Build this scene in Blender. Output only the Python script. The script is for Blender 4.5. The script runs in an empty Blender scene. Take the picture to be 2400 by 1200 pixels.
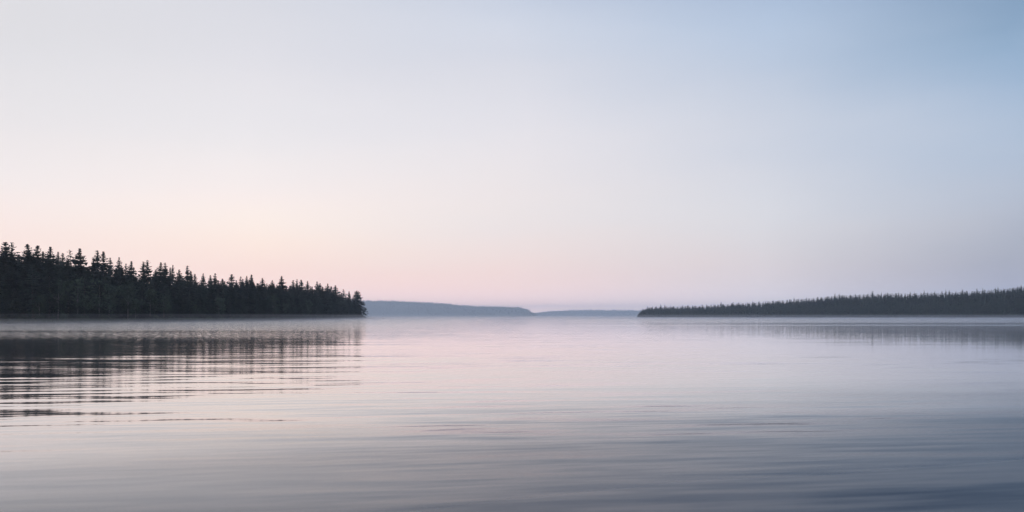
import bpy, math, random
import numpy as np

# ------------------------------------------------------------------ camera, sky, sun, exposure
scene = bpy.context.scene
COL = scene.collection
F = 2100.0            # focal length in photograph pixels (photograph 2400 x 1200)
HY = 741.5            # row of the horizon
CAM_H = 1.35
cam_d = bpy.data.cameras.new('camera')
cam = bpy.data.objects.new('camera', cam_d)
COL.objects.link(cam)
cam.location = (0, 0, CAM_H)
cam.rotation_euler = (math.radians(90), 0, 0)
cam_d.sensor_width = 36
cam_d.lens = 36 * F / 2400
cam_d.shift_y = (HY - 600) / 2400
cam_d.clip_start = 0.1
cam_d.clip_end = 40000
scene.camera = cam
scene.view_settings.view_transform = 'Standard'
scene.view_settings.look = 'None'
scene.view_settings.exposure = 0
scene.view_settings.gamma = 1
scene.cycles.use_denoising = True
scene.cycles.max_bounces = 12
scene.cycles.diffuse_bounces = 2
scene.cycles.glossy_bounces = 3
scene.cycles.volume_bounces = 8
scene.cycles.volume_max_steps = 64


def lin(c):
    out = []
    for v in c:
        v /= 255.0
        out.append(v / 12.92 if v <= .04045 else ((v + .055) / 1.055) ** 2.4)
    return out + [1.0]


SUN_AZ, SUN_EL = -48.0, 2.0       # the sun is about to rise, out of frame to the left behind the wood
world = bpy.data.worlds.new('World')
scene.world = world
world.use_nodes = True
wt = world.node_tree
for n in list(wt.nodes):
    wt.nodes.remove(n)


def wn(t, **kw):
    n = wt.nodes.new(t)
    for k, v in kw.items():
        setattr(n, k, v)
    return n


def wmath(op, a, b=None, clamp=False):
    n = wn('ShaderNodeMath', operation=op, use_clamp=clamp)
    for i, v in enumerate((a, b)):
        if v is None:
            continue
        if isinstance(v, (int, float)):
            n.inputs[i].default_value = v
        else:
            wt.links.new(v, n.inputs[i])
    return n.outputs[0]


tc = wn('ShaderNodeTexCoord')
sx = wn('ShaderNodeSeparateXYZ')
wt.links.new(tc.outputs['Generated'], sx.inputs[0])
# thin streaks of high cloud: a slow wobble of the direction the colours are looked up in
mp = wn('ShaderNodeMapping')
mp.inputs['Scale'].default_value = (2.2, 2.2, 9.0)
mp.inputs['Rotation'].default_value = (0, math.radians(10), 0)
wt.links.new(tc.outputs['Generated'], mp.inputs[0])
nz = wn('ShaderNodeTexNoise')
nz.inputs['Scale'].default_value = 1.6
nz.inputs['Detail'].default_value = 3
nz.inputs['Roughness'].default_value = .45
wt.links.new(mp.outputs[0], nz.inputs['Vector'])
wob = wmath('SUBTRACT', nz.outputs[0], .5)
az = wmath('MULTIPLY', wmath('ARCTAN2', sx.outputs[0], sx.outputs[1]), 180 / math.pi)
az = wmath('ADD', az, wmath('MULTIPLY', wob, 6.0))
el = wmath('MULTIPLY', wmath('ARCSINE', sx.outputs[2]), 180 / math.pi)
el = wmath('ADD', el, wmath('MULTIPLY', wob, 1.7))
elf = wmath('DIVIDE', wmath('ADD', el, 10.0), 100.0, True)

# colour of the sky: columns of the photograph (their azimuths), each from the horizon up, then on above the frame by elevation
def sky_col(px, rows, above):
    dx = px - 1200
    out = [(math.degrees(math.atan((HY - y) / math.hypot(F, dx))), c) for y, c in rows]
    return (math.degrees(math.atan(dx / F)), out + above)


ZEN = (272, 290, 330)  # unseen zenith, raised in brightness so that it lights the haze
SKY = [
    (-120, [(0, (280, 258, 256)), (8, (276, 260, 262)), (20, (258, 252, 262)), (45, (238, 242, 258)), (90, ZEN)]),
    # glow added out of frame to the left, over-bright to lighten the haze
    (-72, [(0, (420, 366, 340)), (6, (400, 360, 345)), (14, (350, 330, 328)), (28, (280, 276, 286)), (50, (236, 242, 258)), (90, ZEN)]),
    (-38, [(0, (254, 231, 222)), (6, (252, 234, 227)), (12, (240, 232, 231)), (20, (228, 225, 228)), (30, (224, 225, 232)), (50, (214, 222, 238)), (90, ZEN)]),
    sky_col(0, [(800, (260, 224, 210)), (690, (260, 227, 214)), (560, (254, 232, 223)), (440, (246, 235, 232)), (300, (235, 230, 231)), (150, (227, 225, 228)), (20, (222, 221, 225))],
            [(27, (226, 226, 232)), (38, (206, 213, 227)), (60, (196, 208, 230)), (90, ZEN)]),
    sky_col(600, [(800, (258, 212, 202)), (700, (259, 217, 205)), (620, (259, 229, 215)), (540, (258, 239, 227)), (450, (252, 239, 234)), (330, (239, 234, 235)), (170, (228, 226, 231)), (15, (217, 218, 226))],
            [(28, (208, 212, 223)), (37, (172, 184, 206)), (60, (190, 204, 228)), (90, ZEN)]),
    sky_col(1200, [(800, (250, 212, 204)), (705, (250, 214, 206)), (620, (247, 223, 216)), (530, (241, 229, 226)), (440, (238, 230, 230)), (320, (230, 227, 232)), (150, (216, 218, 228)), (10, (204, 211, 226))],
            [(26, (160, 174, 200)), (34, (84, 98, 128)), (44, (98, 114, 148)), (65, (196, 208, 232)), (90, ZEN)]),  # dark band above the frame, on rightwards, put in to darken near water
    sky_col(1800, [(800, (220, 204, 206)), (700, (219, 206, 209)), (610, (221, 212, 214)), (520, (219, 218, 223)), (380, (211, 214, 224)), (200, (194, 204, 221)), (20, (174, 192, 217))],
            [(25, (128, 148, 182)), (33, (66, 80, 110)), (44, (84, 102, 138)), (65, (192, 206, 232)), (90, ZEN)]),
    sky_col(2400, [(800, (160, 160, 174)), (650, (162, 163, 178)), (590, (168, 171, 184)), (500, (177, 184, 199)), (380, (178, 191, 210)), (210, (161, 183, 209)), (40, (138, 165, 194))],
            [(22, (104, 128, 162)), (30, (50, 63, 90)), (44, (76, 94, 130)), (65, (188, 204, 232)), (90, ZEN)]),
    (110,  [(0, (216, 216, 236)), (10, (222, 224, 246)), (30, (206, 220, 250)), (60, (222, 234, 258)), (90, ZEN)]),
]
BACK = [(0, (236, 230, 246)), (12, (252, 242, 252)), (40, (236, 242, 262)), (90, ZEN)]  # unseen sky behind the camera, brightened to light the haze
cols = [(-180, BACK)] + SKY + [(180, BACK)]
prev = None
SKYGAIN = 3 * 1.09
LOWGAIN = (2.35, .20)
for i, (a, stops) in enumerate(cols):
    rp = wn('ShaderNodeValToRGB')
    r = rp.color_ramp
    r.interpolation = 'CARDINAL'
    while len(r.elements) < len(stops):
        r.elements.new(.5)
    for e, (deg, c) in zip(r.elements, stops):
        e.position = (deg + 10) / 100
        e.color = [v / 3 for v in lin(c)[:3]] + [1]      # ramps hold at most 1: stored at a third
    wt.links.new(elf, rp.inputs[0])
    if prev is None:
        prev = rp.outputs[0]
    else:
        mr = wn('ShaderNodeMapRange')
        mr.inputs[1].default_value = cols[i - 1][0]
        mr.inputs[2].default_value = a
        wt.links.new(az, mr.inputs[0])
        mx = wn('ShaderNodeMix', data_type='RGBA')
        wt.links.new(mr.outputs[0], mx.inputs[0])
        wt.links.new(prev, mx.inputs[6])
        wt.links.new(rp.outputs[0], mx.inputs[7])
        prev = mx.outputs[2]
sky = wn('ShaderNodeTexSky', sky_type='NISHITA', sun_disc=False)
sky.sun_elevation = math.radians(SUN_EL)
sky.sun_rotation = math.radians(SUN_AZ)
bg_sky = wn('ShaderNodeBackground')
bg_sky.inputs[1].default_value = .05
wt.links.new(sky.outputs[0], bg_sky.inputs[0])
bg_veil = wn('ShaderNodeBackground')
# the sky brightens towards the horizon, behind the haze that takes some of it away again
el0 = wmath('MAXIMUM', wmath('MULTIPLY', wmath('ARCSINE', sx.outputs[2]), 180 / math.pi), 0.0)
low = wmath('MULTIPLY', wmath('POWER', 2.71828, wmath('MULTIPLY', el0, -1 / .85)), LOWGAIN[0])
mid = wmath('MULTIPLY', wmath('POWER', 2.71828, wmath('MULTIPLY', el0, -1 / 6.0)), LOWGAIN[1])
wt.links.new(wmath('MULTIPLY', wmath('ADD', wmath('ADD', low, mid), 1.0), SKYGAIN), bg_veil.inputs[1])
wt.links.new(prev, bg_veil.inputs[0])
ms = wn('ShaderNodeMixShader')
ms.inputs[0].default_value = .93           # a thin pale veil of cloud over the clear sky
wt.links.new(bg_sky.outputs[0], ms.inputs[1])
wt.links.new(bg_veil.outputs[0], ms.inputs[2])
wo = wn('ShaderNodeOutputWorld')
wt.links.new(ms.outputs[0], wo.inputs[0])

sun_d = bpy.data.lights.new('sun', 'SUN')
sun_d.energy = .25
sun_d.angle = math.radians(12)
sun_d.color = (1.0, .86, .76)
sun = bpy.data.objects.new('sun', sun_d)
COL.objects.link(sun)
sun.rotation_euler = (math.radians(90 - SUN_EL), 0, math.radians(180 - SUN_AZ))


# ------------------------------------------------------------------ helpers
def material(name, rough=.9, spec=.1):
    m = bpy.data.materials.new(name)
    m.use_nodes = True
    t = m.node_tree
    b = t.nodes['Principled BSDF']
    b.inputs['Roughness'].default_value = rough
    b.inputs['Specular IOR Level'].default_value = spec
    return m, t, b


def noise_material(name, c0, c1, scale, rough=.95, spec=.05, per_object=0.0):
    m, t, b = material(name, rough, spec)
    g = t.nodes.new('ShaderNodeNewGeometry')
    n = t.nodes.new('ShaderNodeTexNoise')
    n.inputs['Scale'].default_value = scale
    n.inputs['Detail'].default_value = 3
    t.links.new(g.outputs['Position'], n.inputs['Vector'])
    r = t.nodes.new('ShaderNodeValToRGB')
    r.color_ramp.elements[0].position, r.color_ramp.elements[1].position = .3, .7
    r.color_ramp.elements[0].color = (*c0, 1)
    r.color_ramp.elements[1].color = (*c1, 1)
    t.links.new(n.outputs[0], r.inputs[0])
    out = r.outputs[0]
    if per_object:
        oi = t.nodes.new('ShaderNodeObjectInfo')
        mr = t.nodes.new('ShaderNodeMapRange')
        mr.inputs[3].default_value, mr.inputs[4].default_value = 1 - per_object, 1 + per_object
        t.links.new(oi.outputs['Random'], mr.inputs[0])
        hs = t.nodes.new('ShaderNodeHueSaturation')
        t.links.new(mr.outputs[0], hs.inputs['Value'])
        t.links.new(out, hs.inputs['Color'])
        out = hs.outputs[0]
    t.links.new(out, b.inputs['Base Color'])
    return m


def mesh_from(name, verts, faces=None, tris=None, mat=None, smooth=False, mat_index=None, mats=None):
    me = bpy.data.meshes.new(name)
    verts = np.asarray(verts, dtype=np.float32).reshape(-1, 3)
    if tris is not None:
        tris = np.asarray(tris, dtype=np.int32).reshape(-1, 3)
        me.vertices.add(len(verts))
        me.vertices.foreach_set('co', verts.ravel())
        me.loops.add(tris.size)
        me.loops.foreach_set('vertex_index', tris.ravel())
        me.polygons.add(len(tris))
        me.polygons.foreach_set('loop_start', np.arange(0, tris.size, 3, dtype=np.int32))
        me.polygons.foreach_set('loop_total', np.full(len(tris), 3, dtype=np.int32))
    else:
        me.from_pydata(verts.tolist(), [], faces)
    for m in (mats or ([mat] if mat else [])):
        me.materials.append(m)
    if mat_index is not None:
        me.polygons.foreach_set('material_index', np.asarray(mat_index, dtype=np.int32))
    me.update(calc_edges=True)
    me.polygons.foreach_set('use_smooth', np.full(len(me.polygons), bool(smooth)))
    return me


def link(name, me, parent=None, loc=(0, 0, 0), rz=0, sc=1):
    o = bpy.data.objects.new(name, me)
    COL.objects.link(o)
    o.location = loc
    o.rotation_euler = (0, 0, rz)
    o.scale = sc if isinstance(sc, tuple) else (sc, sc, sc)
    if parent:
        o.parent = parent
    return o


def tag(o, label=None, cat=None, group=None, kind=None):
    if label:
        o['label'] = label
    if cat:
        o['category'] = cat
    if group:
        o['group'] = group
    if kind:
        o['kind'] = kind
    return o


def pix(px, off):
    """a point of the water line: photograph column and pixels below the horizon"""
    d = CAM_H * F / off
    return ((px - 1200) / F * d, d)


# ------------------------------------------------------------------ materials
M_needle = noise_material('spruce_needles', (.014, .021, .019), (.030, .042, .034), .35, per_object=.35)
M_leaf = noise_material('birch_leaves', (.028, .042, .032), (.052, .072, .050), .5, per_object=.25)
M_bark = noise_material('dark_bark', (.03, .027, .025), (.07, .06, .055), 3.0)
M_birch = noise_material('birch_bark', (.05, .05, .048), (.13, .125, .12), 2.0)
M_bank = noise_material('grassy_bank', (.016, .028, .021), (.036, .056, .040), .25)
M_forest_floor = noise_material('hill_ground', (.03, .04, .03), (.05, .06, .045), .02)
M_rock = noise_material('wet_rock', (.05, .05, .052), (.12, .12, .125), 2.0, rough=.6, spec=.3)


# ------------------------------------------------------------------ water
def build_water():
    m, t, b = material('lake_water', .02, .5)
    b.inputs['Base Color'].default_value = (.008, .019, .038, 1)
    b.inputs['IOR'].default_value = 1.28
    N = t.nodes.new
    L = t.links.new
    g = N('ShaderNodeNewGeometry')
    sp = N('ShaderNodeSeparateXYZ')
    L(g.outputs['Position'], sp.inputs[0])

    def mth(op, a, bb=None, clamp=False):
        n = N('ShaderNodeMath')
        n.operation = op
        n.use_clamp = clamp
        for i, v in enumerate((a, bb)):
            if v is None:
                continue
            if isinstance(v, (int, float)):
                n.inputs[i].default_value = v
            else:
                L(v, n.inputs[i])
        return n.outputs[0]

    def field(kx, ky, rot, detail=1.0, off=0.0, dist=0.0):
        mp_ = N('ShaderNodeMapping')
        mp_.vector_type = 'TEXTURE'
        mp_.inputs['Rotation'].default_value = (0, 0, math.radians(rot))
        mp_.inputs['Scale'].default_value = (1 / kx, 1 / ky, 1)
        mp_.inputs['Location'].default_value = (off, off * 1.7, 0)
        L(g.outputs['Position'], mp_.inputs[0])
        n = N('ShaderNodeTexNoise')
        n.noise_dimensions = '2D'
        n.inputs['Scale'].default_value = 1
        n.inputs['Detail'].default_value = detail
        n.inputs['Roughness'].default_value = .5
        n.inputs['Distortion'].default_value = dist
        L(mp_.outputs[0], n.inputs['Vector'])
        return mth('SUBTRACT', n.outputs[0], .5)

    def ramp(sock, a, bb, lo=0.0, hi=1.0):
        n = N('ShaderNodeMapRange')
        n.interpolation_type = 'SMOOTHSTEP'
        n.inputs[1].default_value, n.inputs[2].default_value = a, bb
        n.inputs[3].default_value, n.inputs[4].default_value = lo, hi
        L(sock, n.inputs[0])
        return n.outputs[0]

    X, Y = sp.outputs[0], sp.outputs[1]
    # where the breeze touches the water: calmer towards the right, patches drifting across
    patch = ramp(field(.035, .09, 4, 1, 13), -.14, .14, .35, 1.25)
    side = ramp(X, -14, 20, 1.15, .32)
    swell = mth('MULTIPLY', field(.085, .75, 5, 1.5, 3), WAVE[0])
    chop = mth('MULTIPLY', mth('MULTIPLY', field(.22, 1.9, 9, 1.5, 31, .3), WAVE[1]), patch)
    ripple = mth('ADD', mth('MULTIPLY', mth('MULTIPLY', field(.32, 3.3, 7, 1.5, 57, .3), WAVE[2]), patch), mth('MULTIPLY', field(1.1, 7.0, 13, 1, 157), WAVE[2] * .35))
    near = mth('MULTIPLY', mth('ADD', swell, mth('MULTIPLY', mth('ADD', chop, ripple), mth('ADD', 1.0, mth('MULTIPLY', ramp(Y, 7, 17, 3.3, 0.0), ramp(mth('DIVIDE', X, Y), -.32, 0.0, .14, 1.0))))), mth('MULTIPLY', side, ramp(Y, 20, 36, 1.0, .42)))
    # farther out the lake is finely ruffled, in bands
    far = ramp(Y, 6, 135)
    bands = ramp(field(.0015, .030, 0, 1.5, 71), -.10, .12, .25, 1.5)
    # ruffled under the left shore, glassy in the middle, wind lanes across the right arm
    wy = mth('ADD', Y, mth('MULTIPLY', field(.008, .012, 0, 1, 23), 22.0))
    lane = mth('MULTIPLY', ramp(wy, 123, 129), ramp(wy, 142, 135))
    outer = ramp(wy, 180, 210)
    m_right = mth('ADD', mth('ADD', mth('MULTIPLY', lane, 3.6), mth('MULTIPLY', outer, 2.2)), .07)
    m_left = ramp(mth('MULTIPLY', X, -1), 0, 52, .15, 4.0)
    rgt = ramp(X, 0, 55)
    mixm = mth('ADD', mth('MULTIPLY', m_left, mth('SUBTRACT', 1.0, rgt)), mth('MULTIPLY', m_right, rgt))
    farb = mth('MULTIPLY', mth('MULTIPLY', far, mth('ADD', mth('MULTIPLY', bands, .6), .45)), mixm)
    ruff_y = mth('MULTIPLY', mth('MULTIPLY', field(2.6, 6.5, 20, 1, 91), WAVE[3]), farb)
    ruff_x = mth('MULTIPLY', mth('MULTIPLY', field(3.3, 1.7, -15, 1, 17), WAVE[3] * .25), farb)
    # a catspaw of fine ripples, too small to see singly, spreads over the near water from the right
    side_x = mth('ADD', mth('MULTIPLY', mth('MINIMUM', X, 0.0), 1.2), mth('MULTIPLY', mth('MAXIMUM', X, 0.0), .45))
    paw = ramp(mth('ADD', mth('SUBTRACT', Y, side_x), mth('MULTIPLY', field(.12, .5, 6, 1.5, 44), 3.5)), 18, 4)
    L(mth('ADD', mth('MULTIPLY', paw, .24), .06), b.inputs['Roughness'])
    # a coat added over the calm water only to brighten its reflection
    L(mth('MULTIPLY', mth('SUBTRACT', 1.0, paw), .92), b.inputs['Coat Weight'])
    b.inputs['Coat IOR'].default_value = 1.333
    b.inputs['Coat Roughness'].default_value = .06
    sy = mth('ADD', near, ruff_y)
    sxx = mth('ADD', mth('MULTIPLY', mth('MULTIPLY', field(.8, .8, 0, 1, 5), WAVE[4]), patch), ruff_x)
    cb = N('ShaderNodeCombineXYZ')
    L(sxx, cb.inputs[0])
    L(sy, cb.inputs[1])
    cb.inputs[2].default_value = 1
    nm = N('ShaderNodeVectorMath')
    nm.operation = 'NORMALIZE'
    L(cb.outputs[0], nm.inputs[0])
    L(nm.outputs[0], b.inputs['Normal'])
    L(nm.outputs[0], b.inputs['Coat Normal'])
    R = 7500
    vs = [(0, 5200, 0)] + [(R * math.cos(a), 5200 + R * math.sin(a), 0) for a in np.linspace(0, 2 * math.pi, 96, endpoint=False)]
    fs = [(0, 1 + i, 1 + (i + 1) % 96) for i in range(96)]
    o = link('water', mesh_from('water', vs, faces=fs, mat=m))
    tag(o, kind='structure')


WAVE = (.044, .058, .07, .22, .006)
build_water()


# ------------------------------------------------------------------ land
def poly_dist(P, poly):
    """signed distance of points P (n,2) to a closed polygon, positive inside"""
    poly = np.asarray(poly, float)
    d = np.full(len(P), 1e18)
    inside = np.zeros(len(P), bool)
    for i in range(len(poly)):
        a, b = poly[i], poly[(i + 1) % len(poly)]
        ab = b - a
        tt = np.clip(((P - a) @ ab) / (ab @ ab), 0, 1)
        q = a + tt[:, None] * ab
        d = np.minimum(d, ((P - q) ** 2).sum(1))
        c = ((a[1] > P[:, 1]) != (b[1] > P[:, 1]))
        with np.errstate(divide='ignore', invalid='ignore'):
            xi = (b[0] - a[0]) * (P[:, 1] - a[1]) / (b[1] - a[1]) + a[0]
        inside ^= c & (P[:, 0] < xi)
    return np.sqrt(d) * np.where(inside, 1, -1)


def wiggle(P, s, seed):
    r = np.random.RandomState(seed)
    out = np.zeros(len(P))
    for k in range(5):
        a = r.uniform(0, 6.28)
        w = 2 * math.pi / (s * (.5 ** k))
        out += (.6 ** k) * np.sin(P[:, 0] * w * math.cos(a) + P[:, 1] * w * math.sin(a) + r.uniform(0, 6.28))
    return out / 2.2


def at(px, d):
    return ((px - 1200) / F * d, d)


LEFT = [(-150, 90), pix(-20, 14.2), pix(240, 12.3), pix(480, 10.4), pix(600, 8.9), pix(660, 8.0), pix(760, 6.3), pix(830, 4.9),
        pix(858, 4.6), at(859, 640), at(840, 670), (-180, 730), (-400, 780), (-800, 780), (-800, 60), (-300, 40)]
SPIT = [at(835, 592), at(850, 594), at(884, 597.5), at(897, 600), at(884, 602.5), at(850, 606), at(830, 606)]
RIGHT = [pix(1493, 2.10), pix(1560, 2.16), pix(1700, 2.36), pix(1850, 2.6), pix(2000, 2.88), pix(2200, 3.25), pix(2400, 3.65), pix(2700, 4.3),
         (800, 560), (1700, 560), (1700, 2000), (500, 2000), at(1500, 1420)]
HILLA = [(-1500, 3900), (-600, 3950), at(1250, 4000), at(1258, 4040), at(1254, 4500), (-300, 5200), (-1500, 5400)]
HILLB = [(60, 5950), (500, 6000), (1150, 5950), (1900, 5900), (1900, 6900), (0, 6900)]


def left_h(P):
    w = poly_dist(P, LEFT)
    h = np.where(w > 0, .16 * np.minimum(w, 3) + .07 * np.clip(w - 3, 0, 25) + .02 * np.clip(w - 28, 0, 200), .15 * w)
    h = h + np.where(w > 1, .18 * wiggle(P, 23, 3), 0)
    ws = poly_dist(P, SPIT)
    hs = np.where(ws > 0, .11 * np.minimum(ws, 5), .2 * ws)
    return np.maximum(np.maximum(h, hs), -.8)


def rise(v, pts):
    return np.interp(v, [p[0] for p in pts], [p[1] for p in pts])


def right_h(P):
    w = poly_dist(P, RIGHT)
    ang = P[:, 0] / P[:, 1] * F + 1200
    top = rise(ang, [(1480, 1), (1560, 1.6), (1700, 3.5), (1850, 7.5), (1960, 11), (2200, 12), (2300, 13), (2400, 14.5), (2800, 19)])
    t_ = np.clip(w / 75, 0, 1)
    h = np.where(w > 0, .25 * np.minimum(w, 2) + top * t_ * t_ * (3 - 2 * t_), .15 * w)
    return np.maximum(h, -.8)


FAR_A, FAR_B = 1.9, 1.75


def hilla_h(P):
    P = P / FAR_A
    w = poly_dist(P, HILLA)
    px = P[:, 0] / P[:, 1] * F + 1200
    top = rise(px, [(600, 72), (840, 64), (900, 62), (1000, 54), (1060, 46), (1100, 38.5), (1180, 35), (1225, 32), (1240, 27), (1262, 4)])
    t_ = np.clip(w / 90, 0, 1)
    h = np.where(w > 0, top * (1 - (1 - t_) ** 2.4), .2 * w)
    return np.maximum(FAR_A * (h + np.where(w > 30, 2.0 * wiggle(P, 420, 8), 0)), -.9)


def hillb_h(P):
    P = P / FAR_B
    w = poly_dist(P, HILLB)
    px = P[:, 0] / P[:, 1] * F + 1200
    top = rise(px, [(1180, 25), (1255, 27), (1330, 35), (1400, 39), (1480, 37), (1600, 30)])
    t_ = np.clip(w / 400, 0, 1)
    h = np.where(w > 0, top * (1 - (1 - t_) ** 2), .2 * w)
    return np.maximum(FAR_B * (h + np.where(w > 30, 1.2 * wiggle(P, 700, 4), 0)), -.9)


def terrain(name, hf, x0, x1, y0, y1, step, mat):
    xs, ys = np.arange(x0, x1 + 1e-6, step), np.arange(y0, y1 + 1e-6, step)
    gx, gy = np.meshgrid(xs, ys)
    P = np.stack([gx.ravel(), gy.ravel()], 1)
    h = hf(P)
    n, mrow = len(ys), len(xs)
    idx = np.arange(n * mrow).reshape(n, mrow)
    a, b, c, d = idx[:-1, :-1].ravel(), idx[:-1, 1:].ravel(), idx[1:, 1:].ravel(), idx[1:, :-1].ravel()
    keep = np.maximum.reduce([h[a], h[b], h[c], h[d]]) > -.75
    q = np.concatenate([np.stack([a, b, c], 1)[keep], np.stack([a, c, d], 1)[keep]])
    used, inv = np.unique(q.ravel(), return_inverse=True)
    V = np.column_stack([P, h])[used]
    o = link(name, mesh_from(name, V, tris=inv.reshape(-1, 3), mat=mat, smooth=True))
    return tag(o, kind='structure')


terrain('ground', left_h, -520, -70, 60, 800, 2.0, M_bank)
terrain('terrain', right_h, 140, 1200, 500, 1700, 9, M_forest_floor)
terrain('hill', hilla_h, -2700, 330, 7300, 9300, 24, M_forest_floor)
terrain('hill', hillb_h, 0, 3300, 10250, 11700, 36, M_forest_floor)


# ------------------------------------------------------------------ trees (built one unit tall, scaled when planted)
def norm(v):
    return v / np.maximum(np.linalg.norm(v, axis=-1, keepdims=True), 1e-9)


def spray(rs, c, out, size):
    """needle sprays at points c along directions out: one lying and one hanging triangle each"""
    n = len(c)
    up = np.array([0, 0, 1.0])
    lat = norm(np.cross(out, up) + rs.normal(0, .25, (n, 3)))
    s = size[:, None] if np.ndim(size) else size
    j = lambda k: rs.normal(0, k, (n, 3)) * s
    t1 = np.stack([c + out * s * 1.25 + j(.2), c + lat * s * .7 - out * s * .3 + j(.2), c - lat * s * .7 - out * s * .3 + j(.2)], 1)
    t2 = np.stack([c + out * s * 1.0 + j(.2), c - out * s * .8 + j(.2), c - up * s * .75 + j(.3)], 1)
    return np.concatenate([t1, t2]).reshape(-1, 3)


def conifer(seed, W=.16, p=.7, base=.08, whorls=38, per=7, gap=.1, ragged=.25, droop=.25, size=.026, tops=((0, 0, 1),), knob=None,
            lean=0.0, asym=(0, 0), tuft=False, maxseg=6):
    rs = np.random.RandomState(seed)
    V = []
    for (tx, ty, th) in tops:
        for k in range(whorls):
            t_ = base + (1 - base) * (1 - (1 - (k + rs.uniform(-.3, .3)) / whorls) ** 1.35)
            t_ = min(max(t_, base), .985)
            z = t_ * th
            r = 1.2 * W * (1 - t_) ** p * min(1, (t_ - base) / .06 + .55)
            if knob:
                r = min(r, knob[1]) if knob[2] < t_ < knob[0] else r
                if t_ >= knob[0]:
                    q = (t_ - knob[0]) / (1 - knob[0])
                    r = max(r, knob[3] * (1 - q) ** .7 * min(1, .6 + 3 * q))
            nb = max(5, int(round(per * (.5 + .5 * (1 - t_) ** .5))))
            ph0 = rs.uniform(0, 6.28)
            wf = 1 + rs.normal(0, .10)
            for b in range(nb):
                if rs.rand() < gap:
                    continue
                ph = ph0 + 6.283 * b / nb + rs.normal(0, .25)
                L_ = r * wf * (1 + rs.normal(0, ragged))
                if asym[0]:
                    L_ *= 1 + asym[0] * max(0, math.cos(ph - asym[1]))
                L_ = min(max(L_, .004), r * 1.55 + .004)
                slope = -droop * (1 - t_) + .45 * t_ ** 3 + rs.normal(0, .08)
                d = np.array([math.cos(ph), math.sin(ph), slope])
                d /= np.linalg.norm(d)
                nseg = max(2, min(maxseg, int(L_ / (size * .8)) + 1))
                f = np.linspace(.08, 1, nseg) if not tuft else np.linspace(.3, 1.05, nseg)
                c = np.array([tx * (.3 + .7 * t_) + lean * t_ * t_, ty * (.3 + .7 * t_), z]) + d * (f * L_)[:, None]
                c[:, 2] -= .35 * L_ * f ** 2 * (1 - t_)
                wd = .22 * L_ * np.sin(np.pi * np.clip(f * .8 + .15, 0, 1))
                lat = np.array([-math.sin(ph), math.cos(ph), 0])
                c = c + lat * (rs.uniform(-1, 1, nseg) * wd)[:, None]
                sz = 1.35 * size * rs.uniform(.7, 1.25, nseg) * (1.0 - .3 * f) * min(1, .30 + 3.4 * (1 - t_))
                V.append(spray(rs, c, np.repeat(d[None], nseg, 0), sz))
        # leader
        zz = np.linspace(.94, .99, 6) * th
        c = np.stack([np.full(6, tx + lean), np.full(6, ty), zz], 1)
        V.append(spray(rs, c, np.repeat(np.array([[0, 0, 1.0]]), 6, 0), np.linspace(.011, .004, 6)))
    V = np.concatenate(V)
    return V


def tube(pts, radii, n=7):
    vs, fs = [], []
    for (p_, r_) in zip(pts, radii):
        for k in range(n):
            a = 6.283 * k / n
            vs.append((p_[0] + r_ * math.cos(a), p_[1] + r_ * math.sin(a), p_[2]))
    for i in range(len(pts) - 1):
        for k in range(n):
            a, b = i * n + k, i * n + (k + 1) % n
            fs += [(a, b, b + n), (a, b + n, a + n)]
    return np.array(vs), np.array(fs)


def trunk_mesh(name, rs, lean=0.0, tops=((0, 0, 1),), r0=.012, mat=None, wob_=.003, top=.97):
    vs, fs, n0 = [], [], 0
    for (tx, ty, th) in tops:
        zs = [-.03, .0, .03, .2, .45, .7, .9, top]
        pts = [((tx * (.3 + .7 * max(z, 0)) if len(tops) > 1 else tx) + lean * max(z, 0) ** 2 + rs.normal(0, wob_), ty * (.3 + .7 * max(z, 0)) + rs.normal(0, wob_), z * th) for z in zs]
        rad = [r0 * 1.5, r0 * 1.35, r0, r0 * .85, r0 * .65, r0 * .4, r0 * .18, r0 * .05]
        v, f = tube(pts, rad)
        vs.append(v)
        fs.append(f + n0)
        n0 += len(v)
    return mesh_from(name, np.concatenate(vs), tris=np.concatenate(fs), mat=mat, smooth=True)


class Kind:
    def __init__(self, name, seed, mat=M_needle, bark=M_bark, **kw):
        V = conifer(seed, **kw)
        self.crown = mesh_from(name + '_crown', V, tris=np.arange(len(V)), mat=mat)
        rs = np.random.RandomState(seed + 500)
        self.trunk = trunk_mesh(name + '_trunk', rs, kw.get('lean', 0.0), kw.get('tops', ((0, 0, 1),)), mat=bark)
        self.nf = len(V) // 3


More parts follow.
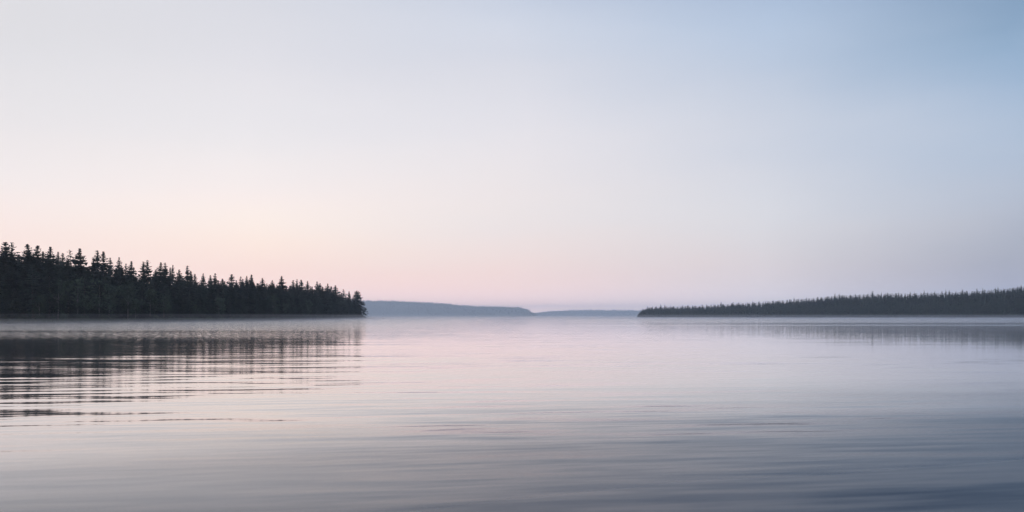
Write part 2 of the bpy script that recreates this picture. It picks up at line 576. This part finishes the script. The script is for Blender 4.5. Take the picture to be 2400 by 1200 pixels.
KINDS = {
    'dense':  [Kind('dense', 1, W=.20, p=.72, gap=.03, ragged=.16, per=9, size=.032), Kind('dense', 2, W=.18, p=.76, gap=.05, ragged=.18, per=9, size=.030)],
    'classic': [Kind('classic', 11, W=.19, p=.8, gap=.08, ragged=.24, whorls=34, per=8), Kind('classic', 12, W=.175, p=.77, gap=.08, ragged=.28, whorls=32, per=8),
                Kind('classic', 13, W=.165, p=.8, gap=.1, ragged=.28, whorls=36, per=8)],
    'ragged': [Kind('ragged', 21, W=.18, p=.72, gap=.2, ragged=.45, whorls=25, per=8), Kind('ragged', 22, W=.17, p=.7, gap=.24, ragged=.5, whorls=24, per=8, lean=.012),
               Kind('ragged', 23, W=.165, p=.76, gap=.2, ragged=.45, whorls=27, per=8)],
    'spire':  [Kind('spire', 31, W=.125, p=.8, gap=.1, ragged=.25, whorls=40, per=6, size=.021), Kind('spire', 32, W=.135, p=.85, gap=.15, ragged=.3, whorls=38, per=6, size=.022),
               Kind('spire', 33, W=.11, p=.72, gap=.12, ragged=.3, whorls=40, per=6, size=.020)],
    'knob':   [Kind('knob', 41, W=.17, p=.8, gap=.1, ragged=.35, whorls=34, per=8, knob=(.90, .030, .80, .040)), Kind('knob', 42, W=.16, p=.8, gap=.12, ragged=.35, whorls=34, per=8, knob=(.92, .042, .83, .030))],
    'pine':   [Kind('pine', 51, W=.12, p=.6, base=.62, whorls=14, per=6, gap=.3, ragged=.35, droop=.1, size=.022, tuft=True)],
    'twin':   [Kind('twin', 61, W=.17, p=.8, gap=.08, ragged=.28, per=8, tops=((-.045, 0, 1), (.05, .03, .985)))],
    'point':  [Kind('point', 71, W=.21, p=.62, base=.03, gap=.05, ragged=.26, whorls=34, per=10, droop=.15, asym=(.45, 0.0), size=.03, maxseg=9)],
}
rng = random.Random(7)
nrs = np.random.RandomState(77)


def ground_at(hf, x, y):
    return float(hf(np.array([[x, y]]))[0])


def plant(name, kind, x, y, z, H, label, cat, group=None, rz=None, wide=1.0):
    root = bpy.data.objects.new(name, None)
    COL.objects.link(root)
    root.location = (x, y, z)
    root.rotation_euler = (0, 0, rng.uniform(0, 6.28) if rz is None else rz)
    root.scale = (H * wide, H * wide, H)
    root.empty_display_size = .1
    tag(root, label, cat, group)
    for nm, me in (('trunk', kind.trunk), ('crown', kind.crown)):
        o = bpy.data.objects.new(nm, me)
        COL.objects.link(o)
        o.parent = root
    return root


def shore_d(px):
    """distance to the left water line at photograph column px"""
    off = np.interp(px, [-200, -20, 240, 480, 600, 660, 760, 830, 858], [15.5, 14.2, 12.3, 10.4, 8.9, 8.0, 6.3, 4.9, 4.6])
    return CAM_H * F / off


# the trees that make the skyline of the left wood: column, row of the tip, set-back in metres, kind, width, label
G_SKY = 'trees on the skyline of the left wood'
SKYLINE = [
    (12, 566, 16, 'dense', 1.0, 'very broad black spruce with a blunt cone top against the left picture edge'),
    (30, 567, 22, 'ragged', .9, 'ragged knob-headed tree whose boughs reach right, beside the edge spruce'),
    (44, 597, 60, 'dense', 1.0, 'paler bluish tree crown filling the dip before the twin-topped spruce'),
    (74, 571, 14, 'twin', 1.0, 'dark spruce with two close pointed tops, third tall crown from the edge'),
    (101, 588, 26, 'spire', 1.0, 'small dark spire at the right shoulder of the twin-topped spruce'),
    (118, 577, 18, 'classic', .95, 'spiky dark spruce with gaps, next tall one after the twin-topped spruce'),
    (136, 589, 70, 'spire', 1.0, 'faint thin spire just after the spiky gapped spruce'),
    (147, 592, 62, 'classic', .8, 'faint bluish spruce top standing before the open-crowned pine'),
    (164, 585, 24, 'pine', 1.0, 'thin open-crowned pine with sky showing round its bare trunk'),
    (187, 581, 14, 'classic', 1.0, 'shapely tiered spruce with even layered boughs, right of the open pine'),
    (219, 602, 20, 'ragged', .9, 'low rounded crown with sagging boughs at the foot of the tufted pair'),
    (228, 586, 30, 'knob', .9, 'tuft-headed slim tree with a bare neck, first of the tufted pair'),
    (242, 588, 20, 'spire', 1.2, 'slim column-shaped tree with short stubby boughs, second of the tufted pair'),
    (258, 603, 55, 'spire', 1.1, 'greyish spire standing free just after the tufted pair'),
    (279, 602, 85, 'spire', 1.0, 'palest ghostly spire, see-through, alone in a dip of the skyline'),
    (284, 622, 22, 'dense', .8, 'low blunt bushy crown below the palest ghostly spire'),
    (295, 617, 24, 'spire', .9, 'thin dark spike between the low bushy crown and a taller pointed spruce'),
    (308, 611, 18, 'classic', .8, 'pointed dark spruce with a thin leader midway along the wood'),
    (336, 612, 26, 'spire', 1.1, 'short spike at the left shoulder of the bushy many-branched crown'),
    (345, 609, 18, 'ragged', 1.0, 'bushy many-branched dark crown with boughs sticking out to the right'),
    (365, 631, 22, 'dense', .7, 'low narrow blunt crown in the dip before the neighbouring dark pair'),
    (377, 614, 16, 'classic', .85, 'thick dark spruce, the left half of a close dark pair mid-wood'),
    (387, 615, 24, 'knob', .8, 'lopsided tree with a tufted head, the right half of the close dark pair'),
    (399, 626, 60, 'spire', .9, 'greyish slim spire right behind the close dark pair'),
    (405, 620, 66, 'spire', .7, 'needle-thin pale spire, the tallest of the greyish slim group'),
    (420, 631, 26, 'classic', .9, 'plain dark blunt spruce between the pale spires and a sharp-headed tree'),
    (439, 622, 18, 'knob', .85, 'sharp-headed dark tree with a notch below its head, mid-wood'),
    (447, 634, 24, 'classic', .8, 'shoulder-high dark crown pressed against the sharp-headed tree'),
    (457, 641, 30, 'spire', 1.0, 'low grey-green spike trailing off beyond the sharp-headed tree'),
    (476, 640, 70, 'classic', .65, 'pale bluish feathery spruce top alone after the sharp-headed tree'),
    (493, 644, 20, 'classic', .8, 'dark steep-sided spruce next after the pale feathery top'),
    (504, 640, 22, 'knob', .8, 'flag-topped tree with a small leaning tuft and slim neck'),
    (521, 652, 40, 'spire', 1.2, 'low pale spike between the flag-topped tree and the greyish broad steeple'),
    (543, 642, 45, 'spire', 1.6, 'greyish broad steeple with a forked tip'),
    (554, 656, 30, 'spire', .9, 'tiny low spike just after the greyish forked steeple'),
    (564, 647, 32, 'ragged', .7, 'slanting thin tree bent to the right after the forked steeple'),
    (569, 653, 18, 'dense', .6, 'small dark rounded crown below the slanting thin tree'),
    (578, 646, 20, 'classic', .65, 'dark slim crown with narrow neck, left neighbour of a full dark cone'),
    (589, 643, 14, 'dense', .72, 'full dark cone with wide shoulders, tallest in its stretch of the wood'),
    (615, 651, 24, 'spire', 1.5, 'smooth candle-shaped greenish crown standing apart in the thinner stretch'),
    (638, 656, 18, 'classic', .8, 'plain dark triangle-shaped spruce just left of the lone broad spruce'),
    (660, 646, 14, 'classic', 1.0, 'lone broad spruce rising well above its neighbours in the outer wood'),
    (687, 656, 20, 'spire', 1.4, 'dark steeple first after the lone broad spruce'),
    (696, 653, 26, 'knob', .55, 'very thin pole-like tree with a small tuft after the lone broad spruce'),
    (706, 655, 16, 'spire', 1.5, 'neat dark spire directly after the pole-like tufted tree'),
    (721, 658, 16, 'classic', .75, 'dark rounded spire, second after the pole-like tufted tree'),
    (743, 659, 18, 'classic', .8, 'taller left half of the outer double-peaked clump'),
    (750, 663, 22, 'spire', 1.5, 'lower right half of the outer double-peaked clump'),
    (768, 664, 16, 'classic', .9, 'dark peaked spruce midway between the double-peaked clump and the point'),
    (776, 670, 20, 'spire', 1.3, 'small spike on the right flank of the dark peaked spruce near the point'),
    (786, 668, 14, 'spire', 1.8, 'smooth steep dark cone, fourth tree back from the point'),
    (804, 677, 16, 'ragged', .8, 'gappy small spruce with a broken top, third tree back from the point'),
    (818, 682, 13, 'classic', .75, 'low slim spruce next to the outermost spruce of the point'),
    (836, 681, 9, 'point', 1.0, 'outermost spruce of the point, clothed to the ground and overhanging the water'),
]
n_left = 0
for (px, ty, back, k, wide, label) in SKYLINE:
    d = shore_d(px) + back
    x = (px - 1200) / F * d - .25 * back
    d = d + .1 * back
    x = (px - 1200) / F * d
    z = ground_at(left_h, x, d)
    H = CAM_H + (HY - ty) / F * d - z
    rz = 0.0 if k in ('point', 'twin') else None
    nm = 'pine_tree' if k == 'pine' else 'spruce_tree'
    plant(nm, rng.choice(KINDS[k]), x, d, z - .1, H + .1, label, 'tree', G_SKY, rz=rz, wide=wide * 1.25)
    n_left += 1

# the trees filling the wood below that skyline, along its front and behind it
sky_px = np.array([s[0] for s in SKYLINE], float)
sky_ty = np.array([s[1] for s in SKYLINE], float)
env_px = [-200, 0, 60, 160, 260, 300, 360, 460, 560, 640, 700, 760, 800, 830, 850]
env_ty = [580, 583, 595, 607, 627, 637, 642, 652, 661, 669, 672, 677, 690, 700, 720]
G_FILL = 'trees filling the dark left wood below its skyline'
fill_kinds = KINDS['dense'] + KINDS['classic'] * 2 + KINDS['ragged'][:2] + KINDS['spire'][:1]
fills = []
px = -70.0
while px < 846:
    # step about four metres along the shore whatever the distance
    d0, d1 = shore_d(px), shore_d(px + 2)
    step = math.hypot((px - 1200) / F * d0 - (px - 1198) / F * d1, d1 - d0) / 2
    for row, back in ((0, 7), (1, 15), (2, 27)):
        p2 = px + rng.uniform(-3, 3)
        b2 = back + rng.uniform(-3, 4)
        d = shore_d(p2) + b2
        x = (p2 - 1200) / F * d
        top = np.interp(p2, env_px, env_ty) + (rng.uniform(6, 46) if row == 0 else rng.uniform(-6, 14) if row == 1 else rng.uniform(-8, 8)) * (.4 + .6 * 220 / d)
        fills.append((p2, x, d, top, row))
    px += max(6.5, 5.2 / step)
for (p2, x, d, top, row) in fills:
    z = ground_at(left_h, x, d)
    if z < .15:
        continue
    H = CAM_H + (HY - top) / F * d - z
    if H < 3:
        continue
    plant('spruce_tree', rng.choice(fill_kinds), x, d, z - .1, H + .1, 'dark spruce packed into the wood on the left shore, its top below the skyline', 'tree', G_FILL, wide=rng.uniform(1.05, 1.45))
    n_left += 1
print('left trees', n_left)


# the depth of the left wood, inland of the trees one can tell apart


# broadleaved trees and shrubs along the water's edge on the left
def leaf_crown(name, seed, n=900, size=.05, lobes=9):
    rs = np.random.RandomState(seed)
    pts = []
    for k in range(lobes):
        c = np.array([rs.normal(0, .13), rs.normal(0, .13), rs.uniform(.26, .86)])
        r = rs.uniform(.13, .23)
        q = norm(rs.normal(0, 1, (n // lobes, 3))) * (r * rs.uniform(.55, 1.05, (n // lobes, 1)))
        pts.append(c + q)
    c = np.concatenate(pts)
    s = size * rs.uniform(.6, 1.2, (len(c), 1, 1))
    tri = c[:, None] + rs.normal(0, .62, (len(c), 3, 3)) * s
    return mesh_from(name, tri.reshape(-1, 3), tris=np.arange(len(c) * 3), mat=M_leaf)


def birch_trunk(name, seed):
    rs = np.random.RandomState(seed)
    vs, fs, n0 = [], [], 0
    zs = [-.03, 0, .1, .3, .5, .7, .85]
    v, f = tube([(rs.normal(0, .008) + .02 * z, rs.normal(0, .008), z) for z in zs], [.022, .02, .017, .015, .012, .008, .004])
    vs.append(v)
    fs.append(f)
    n0 = len(v)
    for k in range(5):
        z = rs.uniform(.32, .6)
        a = rs.uniform(0, 6.28)
        e = np.array([math.cos(a) * .2, math.sin(a) * .2, z + .2])
        v, f = tube([(0, 0, z), tuple(e * .5 + np.array([0, 0, z]) * .5), tuple(e)], [.009, .006, .002], 5)
        vs.append(v)
        fs.append(f + n0)
        n0 += len(v)
    return mesh_from(name, np.concatenate(vs), tris=np.concatenate(fs), mat=M_birch, smooth=True)


class Obj:
    pass


BIRCH = []
for s in (3, 4, 5):
    b_ = Obj()
    b_.crown, b_.trunk = leaf_crown('birch_crown', s), birch_trunk('birch_trunk', s)
    BIRCH.append(b_)
G_BIRCH = 'broadleaved trees along the left shore'
BROAD = [
    (92, 690, 'round-headed leafy tree at the shore below the twin-topped spruce'),
    (137, 655, 'tall leafy crown, faintly greener, below the open-crowned pine'),
    (182, 648, 'leafy dome low in the wood below the tiered spruce'),
    (232, 650, 'greenish leafy dome below the tufted pair of slim trees'),
    (256, 668, 'slim broadleaf with a thin pale trunk showing above the shore grass'),
    (300, 664, 'leafy tree with a hazy dome below the thin dark spike'),
    (318, 700, 'small broadleaf with a short pale trunk at the mid-shore edge'),
    (352, 676, 'leafy crown low under the bushy many-branched tree'),
    (384, 690, 'broadleaf with a faint pale trunk under the close dark pair'),
    (470, 705, 'low leafy tree at the water under the sharp-headed tree'),
    (513, 697, 'rounded leafy tree under the flag-topped tree'),
    (640, 692, 'wide leafy tree under the lone broad spruce, left side'),
    (664, 710, 'leafy tree with forked pale stem under the lone broad spruce'),
    (715, 705, 'low leafy crown at the outer shore, below the neat dark spire'),
]
for (px, ty, label) in BROAD:
    d = shore_d(px) + rng.uniform(4.5, 6)
    x = (px - 1200) / F * d
    z = ground_at(left_h, x, d)
    H = CAM_H + (HY - ty) / F * d - z
    plant('broadleaf_tree', rng.choice(BIRCH), x, d, z - .05, H, label, 'tree', G_BIRCH, wide=rng.uniform(.75, 1.0))

SHRUB = []
for s in range(3):
    rs = np.random.RandomState(900 + s)
    c = np.concatenate([np.array([rs.normal(0, .3), rs.normal(0, .3), rs.uniform(.25, .6)]) + norm(rs.normal(0, 1, (50, 3))) * rs.uniform(.2, .42, (50, 1)) for k in range(7)])
    c[:, 2] = np.abs(c[:, 2])
    tri = c[:, None] + rs.normal(0, .10, (len(c), 3, 3))
    SHRUB.append(mesh_from('shrub', tri.reshape(-1, 3), tris=np.arange(len(c) * 3), mat=M_leaf))
G_SHRUB = 'shrubs on the left shore bank'
for px in list(range(-30, 850, 22)):
    p2 = px + rng.uniform(-9, 9)
    d = shore_d(p2) + rng.uniform(2.6, 4.5)
    x = (p2 - 1200) / F * d
    z = ground_at(left_h, x, d)
    s = rng.uniform(.7, 1.7) * (1 if d < 350 else 1.3)
    o = link('shrub', rng.choice(SHRUB), loc=(x, d, z - .05), rz=rng.uniform(0, 6.28), sc=(s * 1.3, s * 1.3, s))
    tag(o, 'low dark shrub on the grassy bank at the foot of the left wood', 'shrub', G_SHRUB)

# reeds and grass on the bank
gx, gy = [], []
for px in np.arange(-40, 858, .8):
    for k in range(4):
        d = shore_d(px) + nrs.uniform(.1, 3.0)
        gx.append((px + nrs.uniform(-.5, .5) - 1200) / F * d)
        gy.append(d)
P = np.stack([gx, gy], 1)
h = left_h(P)
n = len(P)
base = np.column_stack([P, h - .03])
ang = nrs.uniform(0, 3.14, n)
wv = np.stack([np.cos(ang), np.sin(ang), np.zeros(n)], 1) * nrs.uniform(.12, .3, (n, 1))
tip = base + np.column_stack([nrs.normal(0, .12, n), nrs.normal(0, .12, n), nrs.uniform(.2, .65, n)])
V = np.stack([base - wv, base + wv, tip], 1).reshape(-1, 3)
o = link('grass', mesh_from('grass', V, tris=np.arange(len(V)), mat=M_bank))
tag(o, 'short dark grass along the left water edge', 'grass', kind='stuff')


# ------------------------------------------------------------------ stones off the point
def rock_mesh(seed):
    rs = np.random.RandomState(seed)
    import bmesh
    bm = bmesh.new()
    bmesh.ops.create_icosphere(bm, subdivisions=3, radius=1)
    ph = rs.uniform(0, 6.28, (6,))
    for v in bm.verts:
        c = v.co
        k = 1 + .16 * math.sin(3 * c.x + ph[0]) + .13 * math.sin(4 * c.y + 2 * c.z + ph[1]) + .06 * math.sin(9 * c.x + 7 * c.y + ph[2])
        v.co = (c.x * k * 1.3, c.y * k, max(c.z * k * .6, -.4))
    me = bpy.data.meshes.new('rock')
    bm.to_mesh(me)
    bm.free()
    me.materials.append(M_rock)
    me.polygons.foreach_set('use_smooth', np.full(len(me.polygons), True))
    return me


for (px, d, s, label) in [(900, 600, .75, 'small dark stone in the water just off the end of the low spit'),
                          (892, 599, .45, 'flat dark stone at the very end of the low spit'),
                          (858, 596, .8, 'dark stone at the foot of the outermost spruce')]:
    o = link('rock', rock_mesh(px), loc=((px - 1200) / F * d, d, .05), rz=px, sc=s)
    tag(o, label, 'rock', 'stones off the wooded point')


# ------------------------------------------------------------------ the wooded shore on the right and the far hills
def far_conifer(seed, W, p, n=260, base=.04, size=.055):
    """small-scale spruce: a mesh with few, larger sprays and a trunk"""
    rs = np.random.RandomState(seed)
    t_ = 1 - rs.uniform(0, 1, n) ** .62 * (1 - base)
    r = W * (1 - t_) ** p * rs.uniform(.55, 1.1, n)
    ph = rs.uniform(0, 6.28, n)
    d = np.stack([np.cos(ph), np.sin(ph), np.full(n, -.2)], 1)
    c = np.stack([np.cos(ph) * r, np.sin(ph) * r, np.minimum(t_, .96)], 1)
    V = spray(rs, c, norm(d), size * rs.uniform(.7, 1.2, n) * (.16 + .95 * (1 - t_) ** .8))
    core = [(0, 0, .93)] + [(W * .5 * math.cos(a), W * .5 * math.sin(a), .1) for a in np.linspace(0, 6.283, 7)[:-1]]
    ct = [(0, 1 + k, 1 + (k + 1) % 6) for k in range(6)]
    tv, tf = tube([(0, 0, -.05), (0, 0, .5), (0, 0, .97)], [.014, .009, .002], 5)
    nv = len(V)
    verts = np.concatenate([V, np.array(core), tv])
    tris = np.concatenate([np.arange(nv).reshape(-1, 3), np.array(ct) + nv, tf + nv + len(core)])
    mi = np.concatenate([np.zeros(nv // 3 + 6), np.ones(len(tf))])
    return verts, tris, mi


FARV = [far_conifer(s, W, p) for s, W, p in ((1, .30, .85), (2, .27, .9), (3, .33, .8), (4, .21, .85), (5, .31, .75))]
FARM = [mesh_from('far_spruce', v, tris=t, mats=[M_needle, M_bark], mat_index=mi) for v, t, mi in FARV]

RTOP_PX = [1493, 1500, 1513, 1530, 1600, 1650, 1700, 1750, 1800, 1850, 1900, 1950, 2000, 2060, 2150, 2230, 2290, 2350, 2400, 2500]
RTOP_TY = [738, 726, 718.5, 715, 714.5, 712.5, 709.5, 706, 702.5, 699, 695, 691, 688, 685.5, 684, 682.5, 678.5, 673.5, 667.5, 659]


def rshore_d(px):
    off = np.interp(px, [1493, 1560, 1700, 1850, 2000, 2200, 2400, 2700], [2.10, 2.16, 2.36, 2.6, 2.88, 3.25, 3.65, 4.3])
    return CAM_H * F / off


G_RIDGE = 'trees along the skyline of the right shore'
NOTED = [
    (1513, 722, 'rounded dark tree at the far left tip of the right-hand shore'),
    (1529, 716, 'slightly raised pointed tree near the left tip of the right-hand shore'),
    (1572, 714.5, 'small pointed top a short way in from the tip of the right-hand shore'),
    (1600, 713.5, 'squat peaked crown on the low left end of the right-hand ridge'),
    (1690, 705.5, 'lone sharp spruce standing clear above the low left part of the right ridge'),
    (1812, 700.5, 'notched pointed crown midway up the rising right-hand ridge'),
    (1871, 698.5, 'narrow pointed top rising midway along the right-hand ridge'),
    (1907, 695.5, 'pale-edged taller spruce where the right-hand ridge starts to level'),
    (1975, 688, 'forked spiky tree where the right-hand ridge levels out'),
    (2066, 681, 'needle-thin bare spike sticking up from the level right-hand ridge'),
    (2191, 680, 'wide dark pyramid crown, first of the row of taller ridge spruces'),
    (2208, 680, 'small pointed spruce close after the wide pyramid crown'),
    (2225, 678, 'slim pointed spruce, third of the row of taller ridge spruces'),
    (2255, 675.5, 'tall slender spruce with a sharp tip in the row of taller ridge spruces'),
    (2290, 674, 'tallest sharp spruce before the last rise of the right-hand ridge'),
    (2308, 676, 'short spike just after the tallest sharp spruce of the ridge'),
    (2339, 670, 'broad-shouldered spruce on the last rise of the right-hand ridge'),
    (2393, 665, 'topmost spruce of the ridge at the right picture edge'),
]
ridge = [(p_, t_, l_) for p_, t_, l_ in NOTED]
px = 1502.0
while px < 2425:
    if min(abs(px - q[0]) for q in NOTED) > 4:
        ridge.append((px, np.interp(px, RTOP_PX, RTOP_TY) + rng.uniform(-2.2, 3.6) - (rng.uniform(2, 5) if rng.random() < .12 else 0), None))
    px += rng.uniform(4.0, 13.5) * (1 if px > 1900 else .85)
for (px, ty, label) in ridge:
    back = np.interp(px, [1490, 1530, 1600, 1700, 2400], [4, 18, 45, 62, 66]) + rng.uniform(-4, 8)
    d = rshore_d(px) + back
    x = (px - 1200) / F * d
    z = ground_at(right_h, x, d)
    H = CAM_H + (HY - ty) / F * d - z
    thin = label is not None and 'needle-thin' in label
    o = link('spruce_tree', FARM[3] if thin else rng.choice(FARM), loc=(x, d, z - .2), rz=rng.uniform(0, 6.28),
             sc=((.3 if thin else 1) * H * rng.uniform(.85, 1.1),) * 2 + (H + .2,))
    if label:
        tag(o, label, 'tree', G_RIDGE)
    else:
        tag(o, 'small dark spruce among many of one height on the right-hand ridge line', 'tree', G_RIDGE)
print('ridge trees', len(ridge))


def scatter(name, hf, pts, heights, label, seed, protos, mats):
    rs = np.random.RandomState(seed)
    V, T, MI, n0 = [], [], [], 0
    hz = hf(pts)
    for (x, y), z, H in zip(pts, hz, heights):
        v, t, mi = protos[rs.randint(len(protos))]
        a = rs.uniform(0, 6.28)
        w = H * rs.uniform(.9, 1.25)
        c, s = math.cos(a) * w, math.sin(a) * w
        V.append(np.stack([v[:, 0] * c - v[:, 1] * s + x, v[:, 0] * s + v[:, 1] * c + y, v[:, 2] * H + z - .2], 1))
        T.append(t + n0)
        MI.append(mi)
        n0 += len(v)
    o = link(name, mesh_from(name, np.concatenate(V), tris=np.concatenate(T), mats=mats, mat_index=np.concatenate(MI)))
    return tag(o, label, 'wood', kind='stuff')


# the slope below the right ridge
pts, hs = [], []
for k in range(2300):
    px = nrs.uniform(1494, 2560)
    w = nrs.uniform(1.5, 62 if px > 1650 else 20 + (px - 1494) * .25)
    if k > 1500:
        w = np.interp(px, [1490, 1530, 1600, 1700, 2400], [4, 14, 38, 52, 58]) * nrs.uniform(.8, 1.15)
    d = rshore_d(px) + w
    x = (px - 1200) / F * d
    z = ground_at(right_h, x, d)
    cap = CAM_H + (HY - np.interp(px, RTOP_PX, RTOP_TY) - nrs.uniform(1.0, 4.2)) / F * d - z
    H = min(cap, nrs.uniform(8, 15)) if k <= 1500 else cap
    if H > 2:
        pts.append((x, d))
        hs.append(H)
FARS = [far_conifer(s, W, p, n=70, size=.085) for s, W, p in ((21, .17, .6), (22, .2, .5), (23, .22, .45), (24, .15, .6))]
scatter('woods', right_h, np.array(pts), hs, 'dense dark spruce wood covering the slope of the right-hand shore', 5, FARS, [M_needle, M_bark])

pts, hs = [], []
for k in range(420):
    px = nrs.uniform(-120, 846)
    w = nrs.uniform(32, 75) * np.interp(px, [700, 846], [1, .5])
    d = shore_d(px) + w
    x = (px - 1200) / F * d
    z = ground_at(left_h, x, d)
    top = np.interp(px, env_px, env_ty) + nrs.uniform(0, 14)
    H = CAM_H + (HY - top) / F * d - z
    if H > 3 and z > .2:
        pts.append((x, d))
        hs.append(H)
scatter('woods', left_h, np.array(pts), hs, 'dim inner depth of the left shore wood behind its front trees', 9, FARV, [M_needle, M_bark])

# far wooded hills
DIST = [far_conifer(s, W, p, n=14, size=.2) for s, W, p in ((31, .2, .5), (32, .25, .45), (33, .18, .6))]


def hill_cover(hf, poly, far, x0, x1, y0, y1, n, hmin, hmax, label, seed, wmax):
    rs = np.random.RandomState(seed)
    P = np.column_stack([rs.uniform(x0, x1, n), rs.uniform(y0, y1, n)])
    w = poly_dist(P / far, poly)
    P = P[(w > 1) & (w < wmax)]
    scatter('woods', hf, P, hmin + (hmax - hmin) * rs.uniform(0, 1, len(P)) ** 3, label, seed, DIST, [M_needle, M_bark])


hill_cover(hilla_h, HILLA, FAR_A, -1850, 330, 7400, 8300, 8500, 9, 32, 'even spruce wood covering the blue-grey hill across the lake', 61, 300)
hill_cover(hillb_h, HILLB, FAR_B, 100, 2600, 10300, 11200, 6000, 10, 34, 'even wood covering the faintest farthest hill', 62, 480)


# ------------------------------------------------------------------ air: haze, and morning mist lying on the water
def box_mesh(name, x0, x1, y0, y1, z0, z1):
    vs = [(x, y, z) for z in (z0, z1) for y in (y0, y1) for x in (x0, x1)]
    fs = [(0, 2, 3, 1), (4, 5, 7, 6), (0, 1, 5, 4), (2, 6, 7, 3), (0, 4, 6, 2), (1, 3, 7, 5)]
    return mesh_from(name, vs, faces=fs)


def air(name, dims, density, color, aniso=.35):
    m = bpy.data.materials.new(name)
    m.use_nodes = True
    t = m.node_tree
    t.nodes.remove(t.nodes['Principled BSDF'])
    v = t.nodes.new('ShaderNodeVolumePrincipled')
    v.inputs['Color'].default_value = (*color, 1)
    v.inputs['Density'].default_value = density
    v.inputs['Anisotropy'].default_value = aniso
    t.links.new(v.outputs[0], t.nodes['Material Output'].inputs['Volume'])
    o = link(name, box_mesh(name, *dims))
    o.data.materials.append(m)
    return tag(o, kind='stuff')


air('haze', (-7700, 7700, -2500, 12900, -2.0, 150), 1.5e-4, (.72, .85, 1.0), .4)
# low mist: three thin layers, thickest at the water
for (top, dens, y0) in ((.4, 1.8e-3, 85), (.9, 1.0e-3, 100), (1.9, .55e-3, 150)):
    o = air('mist', (-600, 700, y0, 640, -.9 - top * .01, top), dens, (.87, .91, 1.0), .7)
    o['label'] = 'thin layer of white morning mist lying on the lake'
    o['category'] = 'mist'
